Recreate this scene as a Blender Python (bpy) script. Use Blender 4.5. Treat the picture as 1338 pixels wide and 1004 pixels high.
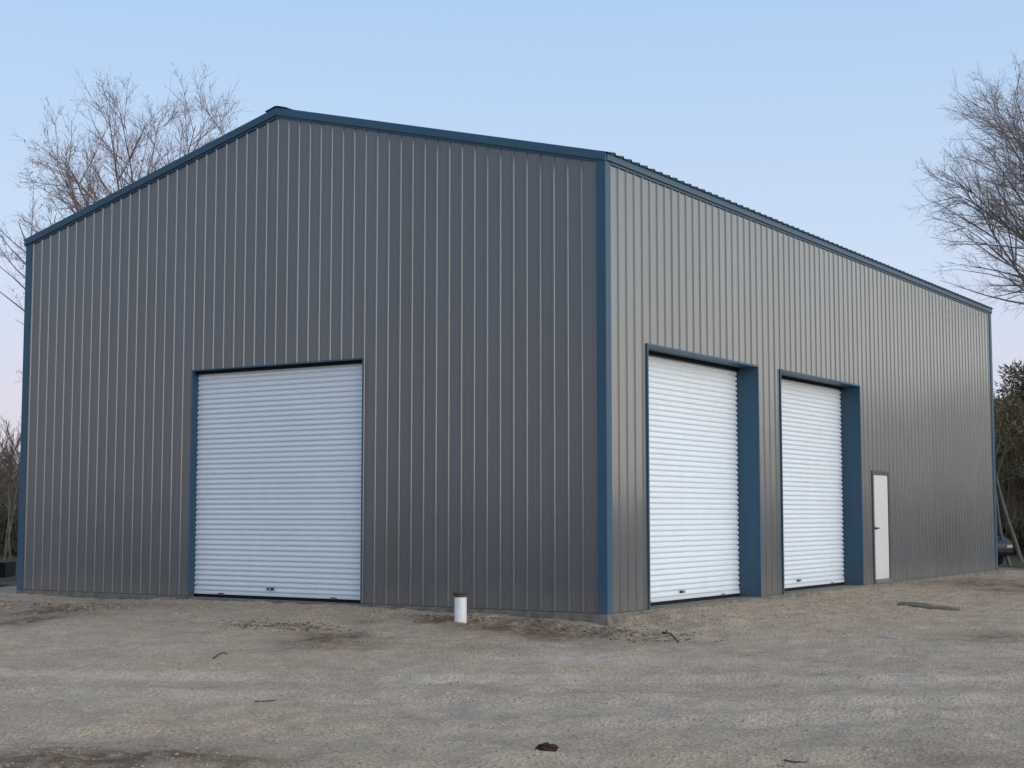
import bpy, bmesh, math, random
import numpy as np
from mathutils import Vector, Matrix, Euler

R = math.radians
for o in list(bpy.data.objects):
    bpy.data.objects.remove(o)
SC = bpy.context.scene
COL = SC.collection

# ------------------------------------------------------------------ camera
CAM = Vector((10.19, -17.949, 1.37))
YAW, PITCH = -0.579, 0.0862
FPX = 1956.6                      # focal length in photo pixels (photo is 1338 wide)
cd = bpy.data.cameras.new('camera')
cam = bpy.data.objects.new('camera', cd)
COL.objects.link(cam)
cam.location = CAM
cam.rotation_euler = (math.pi / 2 + PITCH, 0, -YAW)
cd.sensor_width = 36.0
cd.lens = FPX / 1338.0 * 36.0
cd.clip_end = 3000
SC.camera = cam

# ------------------------------------------------------------------ sky, sun, exposure
SUN_AZ = R(88)        # clockwise from +Y towards +X
SUN_EL = R(3.0)
world = bpy.data.worlds.new('World')
SC.world = world
world.use_nodes = True
wn, wl = world.node_tree.nodes, world.node_tree.links
wn.clear()
w_out = wn.new('ShaderNodeOutputWorld')
w_bg = wn.new('ShaderNodeBackground')
w_sky = wn.new('ShaderNodeTexSky')
w_sky.sky_type = 'NISHITA'
w_sky.sun_disc = False
w_sky.sun_elevation = SUN_EL
w_sky.sun_rotation = SUN_AZ
w_sky.air_density = 1.0
w_sky.dust_density = 1.0
w_sky.ozone_density = 3.0
# clear dusk sky: the Nishita sky washed with the pale band of twilight, warmer towards the sunk sun
w_tc = wn.new('ShaderNodeTexCoord')
w_sep = wn.new('ShaderNodeSeparateXYZ')
wl.new(w_tc.outputs['Generated'], w_sep.inputs[0])
w_el = wn.new('ShaderNodeValToRGB')
ce = w_el.color_ramp.elements
SKY = [(0.0, (0.72, 0.64, 0.76)), (0.07, (0.72, 0.69, 0.82)), (0.16, (0.62, 0.725, 0.91)), (0.33, (0.44, 0.625, 0.885)), (1.0, (0.41, 0.54, 0.79))]
while len(ce) < len(SKY):
    ce.new(0.5)
for i, (p_, c_) in enumerate(SKY):
    ce[i].position = p_
    ce[i].color = (*c_, 1)
wl.new(w_sep.outputs['Z'], w_el.inputs[0])
w_dot = wn.new('ShaderNodeVectorMath'); w_dot.operation = 'DOT_PRODUCT'
wl.new(w_tc.outputs['Generated'], w_dot.inputs[0])
w_dot.inputs[1].default_value = (math.sin(SUN_AZ), math.cos(SUN_AZ), 0.0)
w_g = wn.new('ShaderNodeMapRange'); w_g.interpolation_type = 'SMOOTHSTEP'
w_g.inputs['From Min'].default_value = -0.12
w_g.inputs['To Max'].default_value = 1.8
w_g.inputs['From Max'].default_value = 1.0
wl.new(w_dot.outputs['Value'], w_g.inputs['Value'])
w_low = wn.new('ShaderNodeMapRange'); w_low.interpolation_type = 'SMOOTHSTEP'
w_low.inputs['From Min'].default_value = 0.0
w_low.inputs['From Max'].default_value = 0.6
w_low.inputs['To Min'].default_value = 1.0
w_low.inputs['To Max'].default_value = 0.0
wl.new(w_sep.outputs['Z'], w_low.inputs['Value'])
w_m = wn.new('ShaderNodeMath'); w_m.operation = 'MULTIPLY'
wl.new(w_g.outputs[0], w_m.inputs[0]); wl.new(w_low.outputs[0], w_m.inputs[1])
w_glow = wn.new('ShaderNodeVectorMath'); w_glow.operation = 'SCALE'
w_glow.inputs[0].default_value = (1.14, 1.06, 0.82)
wl.new(w_m.outputs[0], w_glow.inputs['Scale'])
w_add = wn.new('ShaderNodeVectorMath'); w_add.operation = 'ADD'
wl.new(w_el.outputs[0], w_add.inputs[0]); wl.new(w_glow.outputs[0], w_add.inputs[1])
w_nis = wn.new('ShaderNodeVectorMath'); w_nis.operation = 'SCALE'
w_nis.inputs['Scale'].default_value = 0.05
wl.new(w_sky.outputs[0], w_nis.inputs[0])
w_add2 = wn.new('ShaderNodeVectorMath'); w_add2.operation = 'ADD'
wl.new(w_add.outputs[0], w_add2.inputs[0]); wl.new(w_nis.outputs[0], w_add2.inputs[1])
w_bg.inputs['Strength'].default_value = 0.95
wl.new(w_add2.outputs[0], w_bg.inputs['Color'])
wl.new(w_bg.outputs[0], w_out.inputs['Surface'])

sd = bpy.data.lights.new('sun', 'SUN')
sd.energy = 1.65
sd.angle = R(75)
sd.color = (1.0, 0.96, 0.91)
sun = bpy.data.objects.new('sun', sd)
COL.objects.link(sun)
sv = Vector((math.sin(SUN_AZ) * math.cos(R(12)), math.cos(SUN_AZ) * math.cos(R(12)), math.sin(R(12))))
sun.rotation_euler = (-sv).to_track_quat('-Z', 'Y').to_euler()

SC.view_settings.view_transform = 'Standard'
SC.view_settings.look = 'None'
SC.view_settings.exposure = 0.0
SC.view_settings.gamma = 1.0
SC.view_settings.use_curve_mapping = False

# ------------------------------------------------------------------ helpers
def tag(o, label=None, cat=None, group=None, kind=None):
    if label: o['label'] = label
    if cat: o['category'] = cat
    if group: o['group'] = group
    if kind: o['kind'] = kind
    return o

def empty(name, loc=(0, 0, 0), rz=0.0, parent=None):
    o = bpy.data.objects.new(name, None)
    o.empty_display_size = 0.3
    COL.objects.link(o)
    o.location = loc
    o.rotation_euler = (0, 0, rz)
    o.parent = parent
    return o

def link_mesh(name, me, mat, parent=None, loc=(0, 0, 0)):
    o = bpy.data.objects.new(name, me)
    COL.objects.link(o)
    o.parent = parent
    o.location = loc
    if mat is not None and not me.materials:
        me.materials.append(mat)
    return o

def smooth(me, angle=None):
    me.polygons.foreach_set('use_smooth', [True] * len(me.polygons))
    if angle is not None:
        me.set_sharp_from_angle(angle=R(angle))

class MB:
    """collects shapes into one mesh"""
    def __init__(s):
        s.v, s.f = [], []
    def add(s, vs, fs):
        b = len(s.v)
        s.v += [tuple(p) for p in vs]
        s.f += [tuple(i + b for i in f) for f in fs]
        return s
    def box(s, x0, x1, y0, y1, z0, z1):
        vs = [(x, y, z) for z in (z0, z1) for y in (y0, y1) for x in (x0, x1)]
        return s.add(vs, [(0, 2, 3, 1), (4, 5, 7, 6), (0, 1, 5, 4), (2, 6, 7, 3), (0, 4, 6, 2), (1, 3, 7, 5)])
    def prism(s, pts, fn0, fn1, cap=True):
        """polygon pts; fn0/fn1 map a 2d point to the two end positions"""
        n = len(pts)
        vs = [fn0(p) for p in pts] + [fn1(p) for p in pts]
        fs = [(i, (i + 1) % n, n + (i + 1) % n, n + i) for i in range(n)]
        if cap:
            fs += [tuple(range(n - 1, -1, -1)), tuple(range(n, 2 * n))]
        return s.add(vs, fs)
    def tube(s, pts, rads, n=6, cap=True):
        pts = [Vector(p) for p in pts]
        vs, fs = [], []
        for i, p in enumerate(pts):
            t = (pts[min(i + 1, len(pts) - 1)] - pts[max(i - 1, 0)]).normalized()
            a = t.orthogonal().normalized() if i == 0 else (a - t * a.dot(t)).normalized()
            b = t.cross(a)
            for k in range(n):
                th = 2 * math.pi * k / n
                vs.append(p + (a * math.cos(th) + b * math.sin(th)) * rads[i])
        for i in range(len(pts) - 1):
            for k in range(n):
                fs.append((i * n + k, i * n + (k + 1) % n, (i + 1) * n + (k + 1) % n, (i + 1) * n + k))
        if cap:
            fs.append(tuple(range(n - 1, -1, -1)))
            fs.append(tuple(range((len(pts) - 1) * n, len(pts) * n)))
        return s.add(vs, fs)
    def lathe(s, prof, n=24, c=(0, 0)):
        vs, fs = [], []
        for (r, z) in prof:
            for k in range(n):
                th = 2 * math.pi * k / n
                vs.append((c[0] + r * math.cos(th), c[1] + r * math.sin(th), z))
        for i in range(len(prof) - 1):
            for k in range(n):
                fs.append((i * n + k, i * n + (k + 1) % n, (i + 1) * n + (k + 1) % n, (i + 1) * n + k))
        fs.append(tuple(range(n - 1, -1, -1)))
        fs.append(tuple(range((len(prof) - 1) * n, len(prof) * n)))
        return s.add(vs, fs)
    def mesh(s, name, bevel=0.0):
        me = bpy.data.meshes.new(name)
        me.from_pydata(s.v, [], s.f)
        bm = bmesh.new()
        bm.from_mesh(me)
        bmesh.ops.recalc_face_normals(bm, faces=bm.faces)
        if bevel:
            bmesh.ops.bevel(bm, geom=list(bm.edges), offset=bevel, segments=1, affect='EDGES', clamp_overlap=True)
        bm.to_mesh(me)
        bm.free()
        return me
    def build(s, name, mat, parent=None, loc=(0, 0, 0), bevel=0.0, sm=None):
        me = s.mesh(name, bevel)
        if sm is not None:
            smooth(me, sm)
        return link_mesh(name, me, mat, parent, loc)

F_DIR = Vector((math.sin(YAW), math.cos(YAW), 0))
R_DIR = Vector((math.cos(YAW), -math.sin(YAW), 0))
def place(px, depth, z=0.0):
    """ground position seen in photo column px at a given distance along the view"""
    p = CAM + F_DIR * depth + R_DIR * ((px - 669.0) / FPX * depth)
    return Vector((p.x, p.y, z))

def gp(px, py, z=-0.23):
    """ground position under a photo pixel"""
    fx = (px - 669) / FPX; fy = (502 - py) / FPX
    Fw = Vector((math.sin(YAW) * math.cos(PITCH), math.cos(YAW) * math.cos(PITCH), math.sin(PITCH)))
    U = R_DIR.cross(Fw)
    d = Fw + R_DIR * fx + U * fy
    t = (z - CAM.z) / d.z
    p = CAM + d * t
    return p.x, p.y

# ------------------------------------------------------------------ materials
def mat(name):
    m = bpy.data.materials.new(name)
    m.use_nodes = True
    nt = m.node_tree
    b = nt.nodes['Principled BSDF']
    return m, nt.nodes, nt.links, b

def ramp(N, pts):
    r = N.new('ShaderNodeValToRGB')
    e = r.color_ramp.elements
    while len(e) < len(pts):
        e.new(0.5)
    for i, (p, c) in enumerate(pts):
        e[i].position = p
        e[i].color = (c[0], c[1], c[2], 1) if not isinstance(c, (int, float)) else (c, c, c, 1)
    return r

def noise(N, L, vec, scale, detail=4, rough=0.55, dist=0.0):
    n = N.new('ShaderNodeTexNoise')
    n.inputs['Scale'].default_value = scale
    n.inputs['Detail'].default_value = detail
    n.inputs['Roughness'].default_value = rough
    n.inputs['Distortion'].default_value = dist
    if vec is not None:
        L.new(vec, n.inputs['Vector'])
    return n

def mapping(N, L, src, scale=(1, 1, 1), loc=(0, 0, 0)):
    mp = N.new('ShaderNodeMapping')
    mp.inputs['Scale'].default_value = scale
    mp.inputs['Location'].default_value = loc
    L.new(src, mp.inputs['Vector'])
    return mp.outputs[0]

def mix(N, L, fac, a, b, mode='MIX'):
    m = N.new('ShaderNodeMix')
    m.data_type = 'RGBA'
    m.blend_type = mode
    for sock, v in ((m.inputs['Factor'], fac), (m.inputs['A'], a), (m.inputs['B'], b)):
        if hasattr(v, 'is_linked'):
            L.new(v, sock)
        elif isinstance(v, (int, float)):
            sock.default_value = v
        else:
            sock.default_value = (v[0], v[1], v[2], 1)
    return m.outputs['Result']

def painted_metal(name, col, rough=0.38, spec=0.5, bump=0.25, dust=0.12, dustcol=(0.30, 0.28, 0.26), wav=1.0, coat=0.0, splash=0.35):
    m, N, L, b = mat(name)
    geo = N.new('ShaderNodeNewGeometry')
    oi = N.new('ShaderNodeObjectInfo')
    pos = geo.outputs['Position']
    # slight panel to panel difference
    rv = N.new('ShaderNodeMapRange')
    rv.inputs['To Min'].default_value = 0.92
    rv.inputs['To Max'].default_value = 1.08
    L.new(oi.outputs['Random'], rv.inputs['Value'])
    hsv = N.new('ShaderNodeHueSaturation')
    hsv.inputs['Color'].default_value = (*col, 1)
    L.new(rv.outputs[0], hsv.inputs['Value'])
    # rain streaks and dust
    st = noise(N, L, mapping(N, L, pos, (9, 9, 0.35)), 1.0, 5, 0.6)
    cl = noise(N, L, pos, 0.9, 4, 0.6)
    mu = N.new('ShaderNodeMath'); mu.operation = 'MULTIPLY'
    L.new(st.outputs[0], mu.inputs[0]); L.new(cl.outputs[0], mu.inputs[1])
    rr = ramp(N, [(0.15, 0.0), (0.5, 1.0)])
    L.new(mu.outputs[0], rr.inputs[0])
    mu2 = N.new('ShaderNodeMath'); mu2.operation = 'MULTIPLY'
    L.new(rr.outputs[0], mu2.inputs[0]); mu2.inputs[1].default_value = dust
    col1 = mix(N, L, mu2.outputs[0], hsv.outputs[0], dustcol)
    # mud splashed up by rain at the wall foot, in ragged tongues
    sx = N.new('ShaderNodeSeparateXYZ'); L.new(pos, sx.inputs[0])
    sn = noise(N, L, mapping(N, L, pos, (5, 5, 2)), 1.0, 5, 0.65)
    hh = N.new('ShaderNodeMath'); hh.operation = 'MULTIPLY_ADD'
    L.new(sn.outputs[0], hh.inputs[0]); hh.inputs[1].default_value = -0.9; L.new(sx.outputs['Z'], hh.inputs[2])
    sp = N.new('ShaderNodeMapRange'); sp.interpolation_type = 'SMOOTHSTEP'
    sp.inputs['From Min'].default_value = -0.55; sp.inputs['From Max'].default_value = 0.05
    sp.inputs['To Min'].default_value = 0.30 * splash; sp.inputs['To Max'].default_value = 0.0
    L.new(hh.outputs[0], sp.inputs['Value'])
    L.new(mix(N, L, sp.outputs[0], col1, (0.30, 0.24, 0.18)), b.inputs['Base Color'])
    rg = N.new('ShaderNodeMapRange')
    rg.inputs['To Min'].default_value = rough - 0.05
    rg.inputs['To Max'].default_value = rough + 0.10
    L.new(cl.outputs[0], rg.inputs['Value'])
    L.new(rg.outputs[0], b.inputs['Roughness'])
    b.inputs['Specular IOR Level'].default_value = spec
    b.inputs['Coat Weight'].default_value = coat
    b.inputs['Coat Roughness'].default_value = 0.15
    b.inputs['Coat IOR'].default_value = 1.6
    # oil canning: the sheet is never quite flat
    oc = noise(N, L, mapping(N, L, pos, (2.2, 2.2, 0.7)), 1.0, 2, 0.5)
    bp = N.new('ShaderNodeBump')
    bp.inputs['Strength'].default_value = bump
    bp.inputs['Distance'].default_value = 0.02 * wav
    L.new(oc.outputs[0], bp.inputs['Height'])
    L.new(bp.outputs[0], b.inputs['Normal'])
    L.new(bp.outputs[0], b.inputs['Coat Normal'])
    return m

M = {}
M['panel'] = painted_metal('grey_painted_panel', (0.066, 0.072, 0.080), rough=0.36, coat=0.75, bump=0.4, splash=0.6, dust=0.10, dustcol=(0.20, 0.21, 0.22))
M['trim'] = painted_metal('blue_painted_trim', (0.024, 0.074, 0.126), rough=0.45, spec=0.35, dust=0.04)
M['roof'] = painted_metal('blue_roof_sheet', (0.03, 0.06, 0.10), rough=0.4)
M['curtain'] = painted_metal('white_door_sheet', (0.67, 0.725, 0.78), rough=0.34, dust=0.18, dustcol=(0.5, 0.49, 0.46))
M['door'] = painted_metal('white_door_leaf', (0.62, 0.61, 0.615), rough=0.3, dust=0.08, dustcol=(0.55, 0.5, 0.46))
M['frame'] = painted_metal('dark_frame', (0.05, 0.052, 0.065), rough=0.4)

def plain(name, col, rough=0.6, spec=0.4, var=0.25, scale=8.0, metal=0.0, bump=0.0, bscale=60.0):
    m, N, L, b = mat(name)
    geo = N.new('ShaderNodeNewGeometry')
    n = noise(N, L, geo.outputs['Position'], scale, 5, 0.6)
    dark = tuple(c * (1 - var) for c in col)
    lite = tuple(min(1, c * (1 + var)) for c in col)
    r = ramp(N, [(0.3, dark), (0.7, lite)])
    L.new(n.outputs[0], r.inputs[0])
    L.new(r.outputs[0], b.inputs['Base Color'])
    b.inputs['Roughness'].default_value = rough
    b.inputs['Specular IOR Level'].default_value = spec
    b.inputs['Metallic'].default_value = metal
    if bump:
        bn = noise(N, L, geo.outputs['Position'], bscale, 5, 0.65)
        bp = N.new('ShaderNodeBump')
        bp.inputs['Strength'].default_value = bump
        bp.inputs['Distance'].default_value = 0.01
        L.new(bn.outputs[0], bp.inputs['Height'])
        L.new(bp.outputs[0], b.inputs['Normal'])
    return m

M['rubber'] = plain('black_rubber', (0.006, 0.006, 0.007), 0.7, 0.2)
M['latch'] = plain('dark_latch', (0.02, 0.02, 0.022), 0.45)
M['concrete'] = plain('concrete', (0.165, 0.15, 0.132), 0.85, 0.25, 0.4, 6.0, 0, 0.35, 45)
M['pvc'] = plain('white_pvc', (0.72, 0.72, 0.74), 0.35, 0.5, 0.06, 12)
M['rust'] = plain('rusty_cap', (0.085, 0.062, 0.058), 0.75, 0.3, 0.5, 60, 0, 0.4, 120)
M['bark'] = plain('grey_bark', (0.135, 0.115, 0.105), 0.9, 0.2, 0.35, 3.0, 0, 0.6, 22)
M['bark_pale'] = plain('pale_bark', (0.150, 0.135, 0.118), 0.9, 0.2, 0.3, 3.0, 0, 0.5, 22)
M['twig'] = plain('red_brown_twigs', (0.235, 0.180, 0.172), 0.85, 0.2, 0.3, 1.2)
M['twig_dark'] = plain('grey_brown_twigs', (0.235, 0.205, 0.198), 0.85, 0.2, 0.3, 1.2)
M['brush'] = plain('brown_brush', (0.120, 0.098, 0.070), 0.9, 0.15, 0.45, 0.5)
M['under'] = plain('dark_undergrowth', (0.045, 0.055, 0.030), 0.9, 0.15, 0.5, 0.8)
M['pine'] = plain('pine_needles', (0.165, 0.138, 0.085), 0.85, 0.2, 0.4, 0.8)
M['grass'] = plain('rough_grass', (0.075, 0.085, 0.038), 0.9, 0.15, 0.4, 1.5)
M['clod'] = plain('dark_clod', (0.045, 0.026, 0.020), 0.9, 0.2, 0.5, 40, 0, 0.7, 90)
M['stick'] = plain('weathered_stick', (0.085, 0.062, 0.048), 0.9, 0.2, 0.35, 30)
M['palewood'] = plain('pale_splinter', (0.42, 0.40, 0.37), 0.85, 0.2, 0.2, 30)
M['mat'] = plain('brown_patch', (0.120, 0.100, 0.075), 0.8, 0.3, 0.3, 10, 0, 0.3, 40)
M['carpaint'] = plain('dark_car_paint', (0.012, 0.014, 0.024), 0.45, 0.35, 0.1, 3)
M['silver'] = plain('silver_trim', (0.35, 0.36, 0.40), 0.35, 0.6, 0.1, 3)
M['glass'] = plain('dark_glass', (0.012, 0.014, 0.018), 0.08, 0.7, 0.1, 3)
M['lens'] = plain('lamp_lens', (0.75, 0.75, 0.74), 0.2, 0.6, 0.05, 3)
M['tyre'] = plain('tyre_rubber', (0.018, 0.018, 0.018), 0.8, 0.3, 0.2, 20)

def ground_material():
    m, N, L, b = mat('gravel_and_dirt')
    geo = N.new('ShaderNodeNewGeometry')
    pos = geo.outputs['Position']
    soil = N.new('ShaderNodeAttribute'); soil.attribute_name = 'soil'
    dust = N.new('ShaderNodeAttribute'); dust.attribute_name = 'dust'
    grass = N.new('ShaderNodeAttribute'); grass.attribute_name = 'grass'
    big = noise(N, L, pos, 0.35, 5, 0.6)
    mid = noise(N, L, pos, 2.2, 6, 0.65)
    fine = noise(N, L, pos, 26, 6, 0.7)
    grit = N.new('ShaderNodeTexVoronoi'); grit.inputs['Scale'].default_value = 34
    L.new(pos, grit.inputs['Vector'])
    base = ramp(N, [(0.32, (0.33, 0.253, 0.180)), (0.50, (0.43, 0.336, 0.243)), (0.72, (0.50, 0.400, 0.300))])
    L.new(mid.outputs[0], base.inputs[0])
    tint = ramp(N, [(0.36, (0.45, 0.332, 0.218)), (0.6, (0.42, 0.340, 0.255))])
    L.new(big.outputs[0], tint.inputs[0])
    c = mix(N, L, 0.5, base.outputs[0], tint.outputs[0])
    sk = noise(N, L, mapping(N, L, pos, (1.0, 2.6, 1.0)), 1.0, 6, 0.65)
    skr = ramp(N, [(0.32, 0.72), (0.5, 1.0), (0.68, 1.22)])
    L.new(sk.outputs[0], skr.inputs[0])
    c = mix(N, L, 0.4, c, skr.outputs[0], 'MULTIPLY')
    # pale fine dust
    dm = N.new('ShaderNodeMath'); dm.operation = 'MULTIPLY'
    dr = ramp(N, [(0.25, 0.35), (0.55, 1.0)])
    L.new(mid.outputs[0], dr.inputs[0])
    L.new(dust.outputs['Fac'], dm.inputs[0]); L.new(dr.outputs[0], dm.inputs[1])
    c = mix(N, L, dm.outputs[0], c, (0.55, 0.450, 0.350))
    # dark damp soil
    sm_ = N.new('ShaderNodeMath'); sm_.operation = 'MULTIPLY'
    sr = ramp(N, [(0.34, 0.35), (0.54, 1.0)])
    L.new(noise(N, L, pos, 5.5, 6, 0.7).outputs[0], sr.inputs[0])
    L.new(soil.outputs['Fac'], sm_.inputs[0]); L.new(sr.outputs[0], sm_.inputs[1])
    c = mix(N, L, sm_.outputs[0], c, (0.150, 0.098, 0.062))
    c = mix(N, L, grass.outputs['Fac'], c, (0.075, 0.078, 0.045))
    # grit: single stones lighter and darker
    gr = ramp(N, [(0.0, 0.72), (0.5, 1.0), (1.0, 1.22)])
    L.new(grit.outputs['Color'], gr.inputs[0])
    c = mix(N, L, 0.55, c, gr.outputs[0], 'MULTIPLY')
    fr = ramp(N, [(0.28, 0.58), (0.5, 1.0), (0.72, 1.22)])
    L.new(fine.outputs[0], fr.inputs[0])
    c = mix(N, L, 0.7, c, fr.outputs[0], 'MULTIPLY')
    L.new(c, b.inputs['Base Color'])
    b.inputs['Roughness'].default_value = 0.95
    b.inputs['Specular IOR Level'].default_value = 0.15
    bp = N.new('ShaderNodeBump'); bp.inputs['Strength'].default_value = 0.8; bp.inputs['Distance'].default_value = 0.022
    L.new(fine.outputs[0], bp.inputs['Height'])
    bp2 = N.new('ShaderNodeBump'); bp2.inputs['Strength'].default_value = 0.8; bp2.inputs['Distance'].default_value = 0.018
    L.new(grit.outputs['Distance'], bp2.inputs['Height'])
    L.new(bp.outputs[0], bp2.inputs['Normal'])
    L.new(bp2.outputs[0], b.inputs['Normal'])
    return m
M['ground'] = ground_material()

# ------------------------------------------------------------------ ground
W, LEN, H, RISE = 12.192, 19.167, 6.288, 1.538
RNG = np.random.default_rng(5)

def vnoise(x, y, cell, seed):
    """smooth value noise in -1..1"""
    rg = np.random.default_rng(seed)
    T = rg.uniform(-1, 1, (256, 256))
    u, v = x / cell, y / cell
    iu, iv = np.floor(u).astype(int), np.floor(v).astype(int)
    fu, fv = u - iu, v - iv
    fu = fu * fu * (3 - 2 * fu); fv = fv * fv * (3 - 2 * fv)
    a = T[iu % 256, iv % 256]; b_ = T[(iu + 1) % 256, iv % 256]
    c = T[iu % 256, (iv + 1) % 256]; d = T[(iu + 1) % 256, (iv + 1) % 256]
    return (a * (1 - fu) + b_ * fu) * (1 - fv) + (c * (1 - fu) + d * fu) * fv

BASE = -0.23
def edge_z(px, py):
    """height of the dirt against the slab, by the nearest point of the footprint"""
    zg = np.interp(px, [-W, -11.0, -9.6, -8.6, -7.9, -4.2, -3.5, -2.9, -1.6, -0.6, 0],
                   [-0.075, -0.09, -0.10, -0.05, -0.035, -0.035, -0.045, -0.075, -0.07, -0.10, -0.15])
    zs = np.interp(py, [0, 0.5, 1.1, 5, 10, 11.5, 13, 15, 18, 19.6],
                   [-0.15, -0.085, -0.04, -0.05, -0.055, -0.075, -0.12, -0.15, -0.16, -0.17])
    return np.where(py <= 0.001, zg, zs)

def blob(x, y, cx, cy, rx, ry, ang=0.0):
    c, s = math.cos(ang), math.sin(ang)
    u = ((x - cx) * c + (y - cy) * s) / rx
    v = (-(x - cx) * s + (y - cy) * c) / ry
    return np.exp(-(u * u + v * v))

def ground_fields(x, y):
    nx = np.clip(x, -W, 0.0)
    ny = np.clip(y, 0.0, LEN + 0.6)
    d = np.hypot(x - nx, y - ny)
    ez = edge_z(nx, ny)
    fall = np.exp(-(d / 2.6) ** 1.6)
    z = BASE + (ez - BASE) * fall
    near = np.exp(-(d / 1.6) ** 2)
    far = np.clip((np.hypot(x - CAM.x, y - CAM.y) - 25) / 40, 0, 1)
    z = z + 0.035 * vnoise(x, y, 3.1, 1) * (1 - 0.8 * near) + 0.014 * vnoise(x, y, 0.9, 2) * (1 - 0.6 * near)
    z = z + 0.020 * vnoise(x, y, 0.33, 3) + 0.015 * vnoise(x, y, 0.15, 4)
    # loose clods piled along the slab between the pipe and the corner, and at the left end
    rough = blob(x, y, -1.6, -0.8, 1.9, 0.55) + 0.8 * blob(x, y, -10.6, -1.5, 1.8, 0.5) + 0.8 * blob(x, y, 0.9, 0.4, 0.8, 1.6)
    z = z + rough * (0.075 * np.abs(vnoise(x, y, 0.42, 5)) + 0.06 * np.abs(vnoise(x, y, 0.19, 6)) - 0.045)
    # wheel ruts: shallow tracks that pass in front of the building
    q = (x - CAM.x) * R_DIR.x + (y - CAM.y) * R_DIR.y
    w = (x - CAM.x) * F_DIR.x + (y - CAM.y) * F_DIR.y
    t = w - 14.6 + 0.10 * q - 0.012 * q * q + 0.12 * vnoise(x, y, 1.7, 12)
    t2 = w - 11.4 - 0.13 * q + 0.01 * q * q + 0.12 * vnoise(x, y, 1.7, 13)
    for tt, off in ((t, 0.0), (t, -1.7), (t2, 0.0), (t2, -1.6)):
        z = z - 0.030 * np.exp(-((tt - off) / 0.24) ** 2) + 0.018 * np.exp(-((tt - off - 0.42) / 0.17) ** 2)
    # tread ripples pressed into the damp soil
    z = z + 0.010 * np.sin(26 * (w + 0.5 * q)) * blob(q, w, 3.4, 10.9, 0.35, 1.0, 0.3)
    z = z + 0.012 * np.sin(30 * (w - 0.15 * q)) * blob(q, w, -2.9, 10.6, 1.0, 0.45)
    # the wood's floor rises a little
    z = z + 0.25 * far * vnoise(x, y, 17, 8)
    def at(px, py, rq, rw, k, zz=-0.2):
        """soil patch seen round a photo pixel, stretched along the tracks"""
        cx, cy = gp(px, py, zz)
        c_q = (cx - CAM.x) * R_DIR.x + (cy - CAM.y) * R_DIR.y
        c_w = (cx - CAM.x) * F_DIR.x + (cy - CAM.y) * F_DIR.y
        return k * blob(q, w, c_q, c_w, rq, rw)
    soil = (at(90, 797, 1.5, 0.9, 1.0, -0.13) + at(10, 808, 0.8, 0.8, 0.9, -0.15) + at(150, 788, 0.5, 0.5, 0.7, -0.12)
            + at(235, 786, 0.35, 0.4, 0.9, -0.08) + at(425, 838, 0.65, 0.9, 1.1) + at(480, 815, 0.35, 0.5, 0.5, -0.15)
            + at(690, 822, 0.9, 0.7, 1.25, -0.15) + at(575, 812, 0.5, 0.5, 0.8, -0.12) + at(760, 835, 0.6, 0.6, 0.7) + at(860, 838, 0.5, 0.6, 0.5)
            + at(50, 985, 1.3, 0.8, 1.3) + at(180, 985, 0.6, 0.35, 0.9) + at(1300, 768, 1.6, 3.5, 0.75, -0.17)
            + at(1320, 830, 1.0, 0.9, 0.6) + at(1280, 985, 0.5, 0.4, 0.35) + at(600, 845, 0.8, 0.8, 0.35))
    soil = np.clip(1.25 * soil * (0.75 + 0.5 * vnoise(x, y, 0.5, 9)), 0, 1)
    dust = (0.9 * np.exp(-((t - 0.1) / 0.45) ** 2) + 0.7 * np.exp(-((t + 1.7) / 0.5) ** 2) + 0.5 * np.exp(-((t2) / 0.4) ** 2)
            + 0.6 * np.exp(-((t - 2.6) / 0.8) ** 2) + at(800, 860, 2.2, 0.7, 0.6) + at(150, 840, 2.0, 0.8, 0.5))
    dust = np.clip(dust * (0.55 + 0.6 * vnoise(x, y, 1.9, 10)), 0, 1)
    gr = np.clip((y - LEN - 3.0 + 1.2 * vnoise(x, y, 1.5, 11)) / 4, 0, 1) + np.clip((-x - W - 3.5 + 1.2 * vnoise(x, y, 1.5, 11)) / 3, 0, 1) * (y > -4)
    gr = np.clip(gr, 0, 1)
    inside = (x > -W + 0.12) & (x < -0.12) & (y > 0.12) & (y < LEN - 0.1)
    z = np.where(inside, -0.32, z)
    return z, soil, dust, gr

def gz(x, y):
    return float(ground_fields(np.array([float(x)]), np.array([float(y)]))[0][0])

def axis(a, b, step, far):
    core = np.arange(a, b, step)
    lo, hi, s = [], [], step
    p = a
    while p > -far:
        s *= 1.16; p -= s; lo.append(p)
    s, p = step, core[-1]
    while p < far:
        s *= 1.16; p += s; hi.append(p)
    return np.array(lo[::-1] + list(core) + hi)

gx = axis(-17.0, 13.0, 0.058, 900)
gy1 = axis(-15.5, 2.0, 0.058, 900)
gy1 = gy1[gy1 <= 2.0]
gy2 = np.arange(2.07, 22, 0.075)
gy3, s, p = [], 0.075, gy2[-1]
while p < 900:
    s *= 1.15; p += s; gy3.append(p)
gy = np.concatenate([gy1, gy2, gy3])
X, Y = np.meshgrid(gx, gy)
Z, SO, DU, GR = ground_fields(X.ravel(), Y.ravel())
nxg, nyg = len(gx), len(gy)
me = bpy.data.meshes.new('ground')
me.vertices.add(nxg * nyg)
me.vertices.foreach_set('co', np.stack([X.ravel(), Y.ravel(), Z], 1).astype(np.float32).ravel())
ii = (np.arange(nyg - 1)[:, None] * nxg + np.arange(nxg - 1)[None, :]).ravel()
quads = np.stack([ii, ii + 1, ii + 1 + nxg, ii + nxg], 1)
me.loops.add(quads.size)
me.loops.foreach_set('vertex_index', quads.ravel().astype(np.int32))
me.polygons.add(len(quads))
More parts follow.
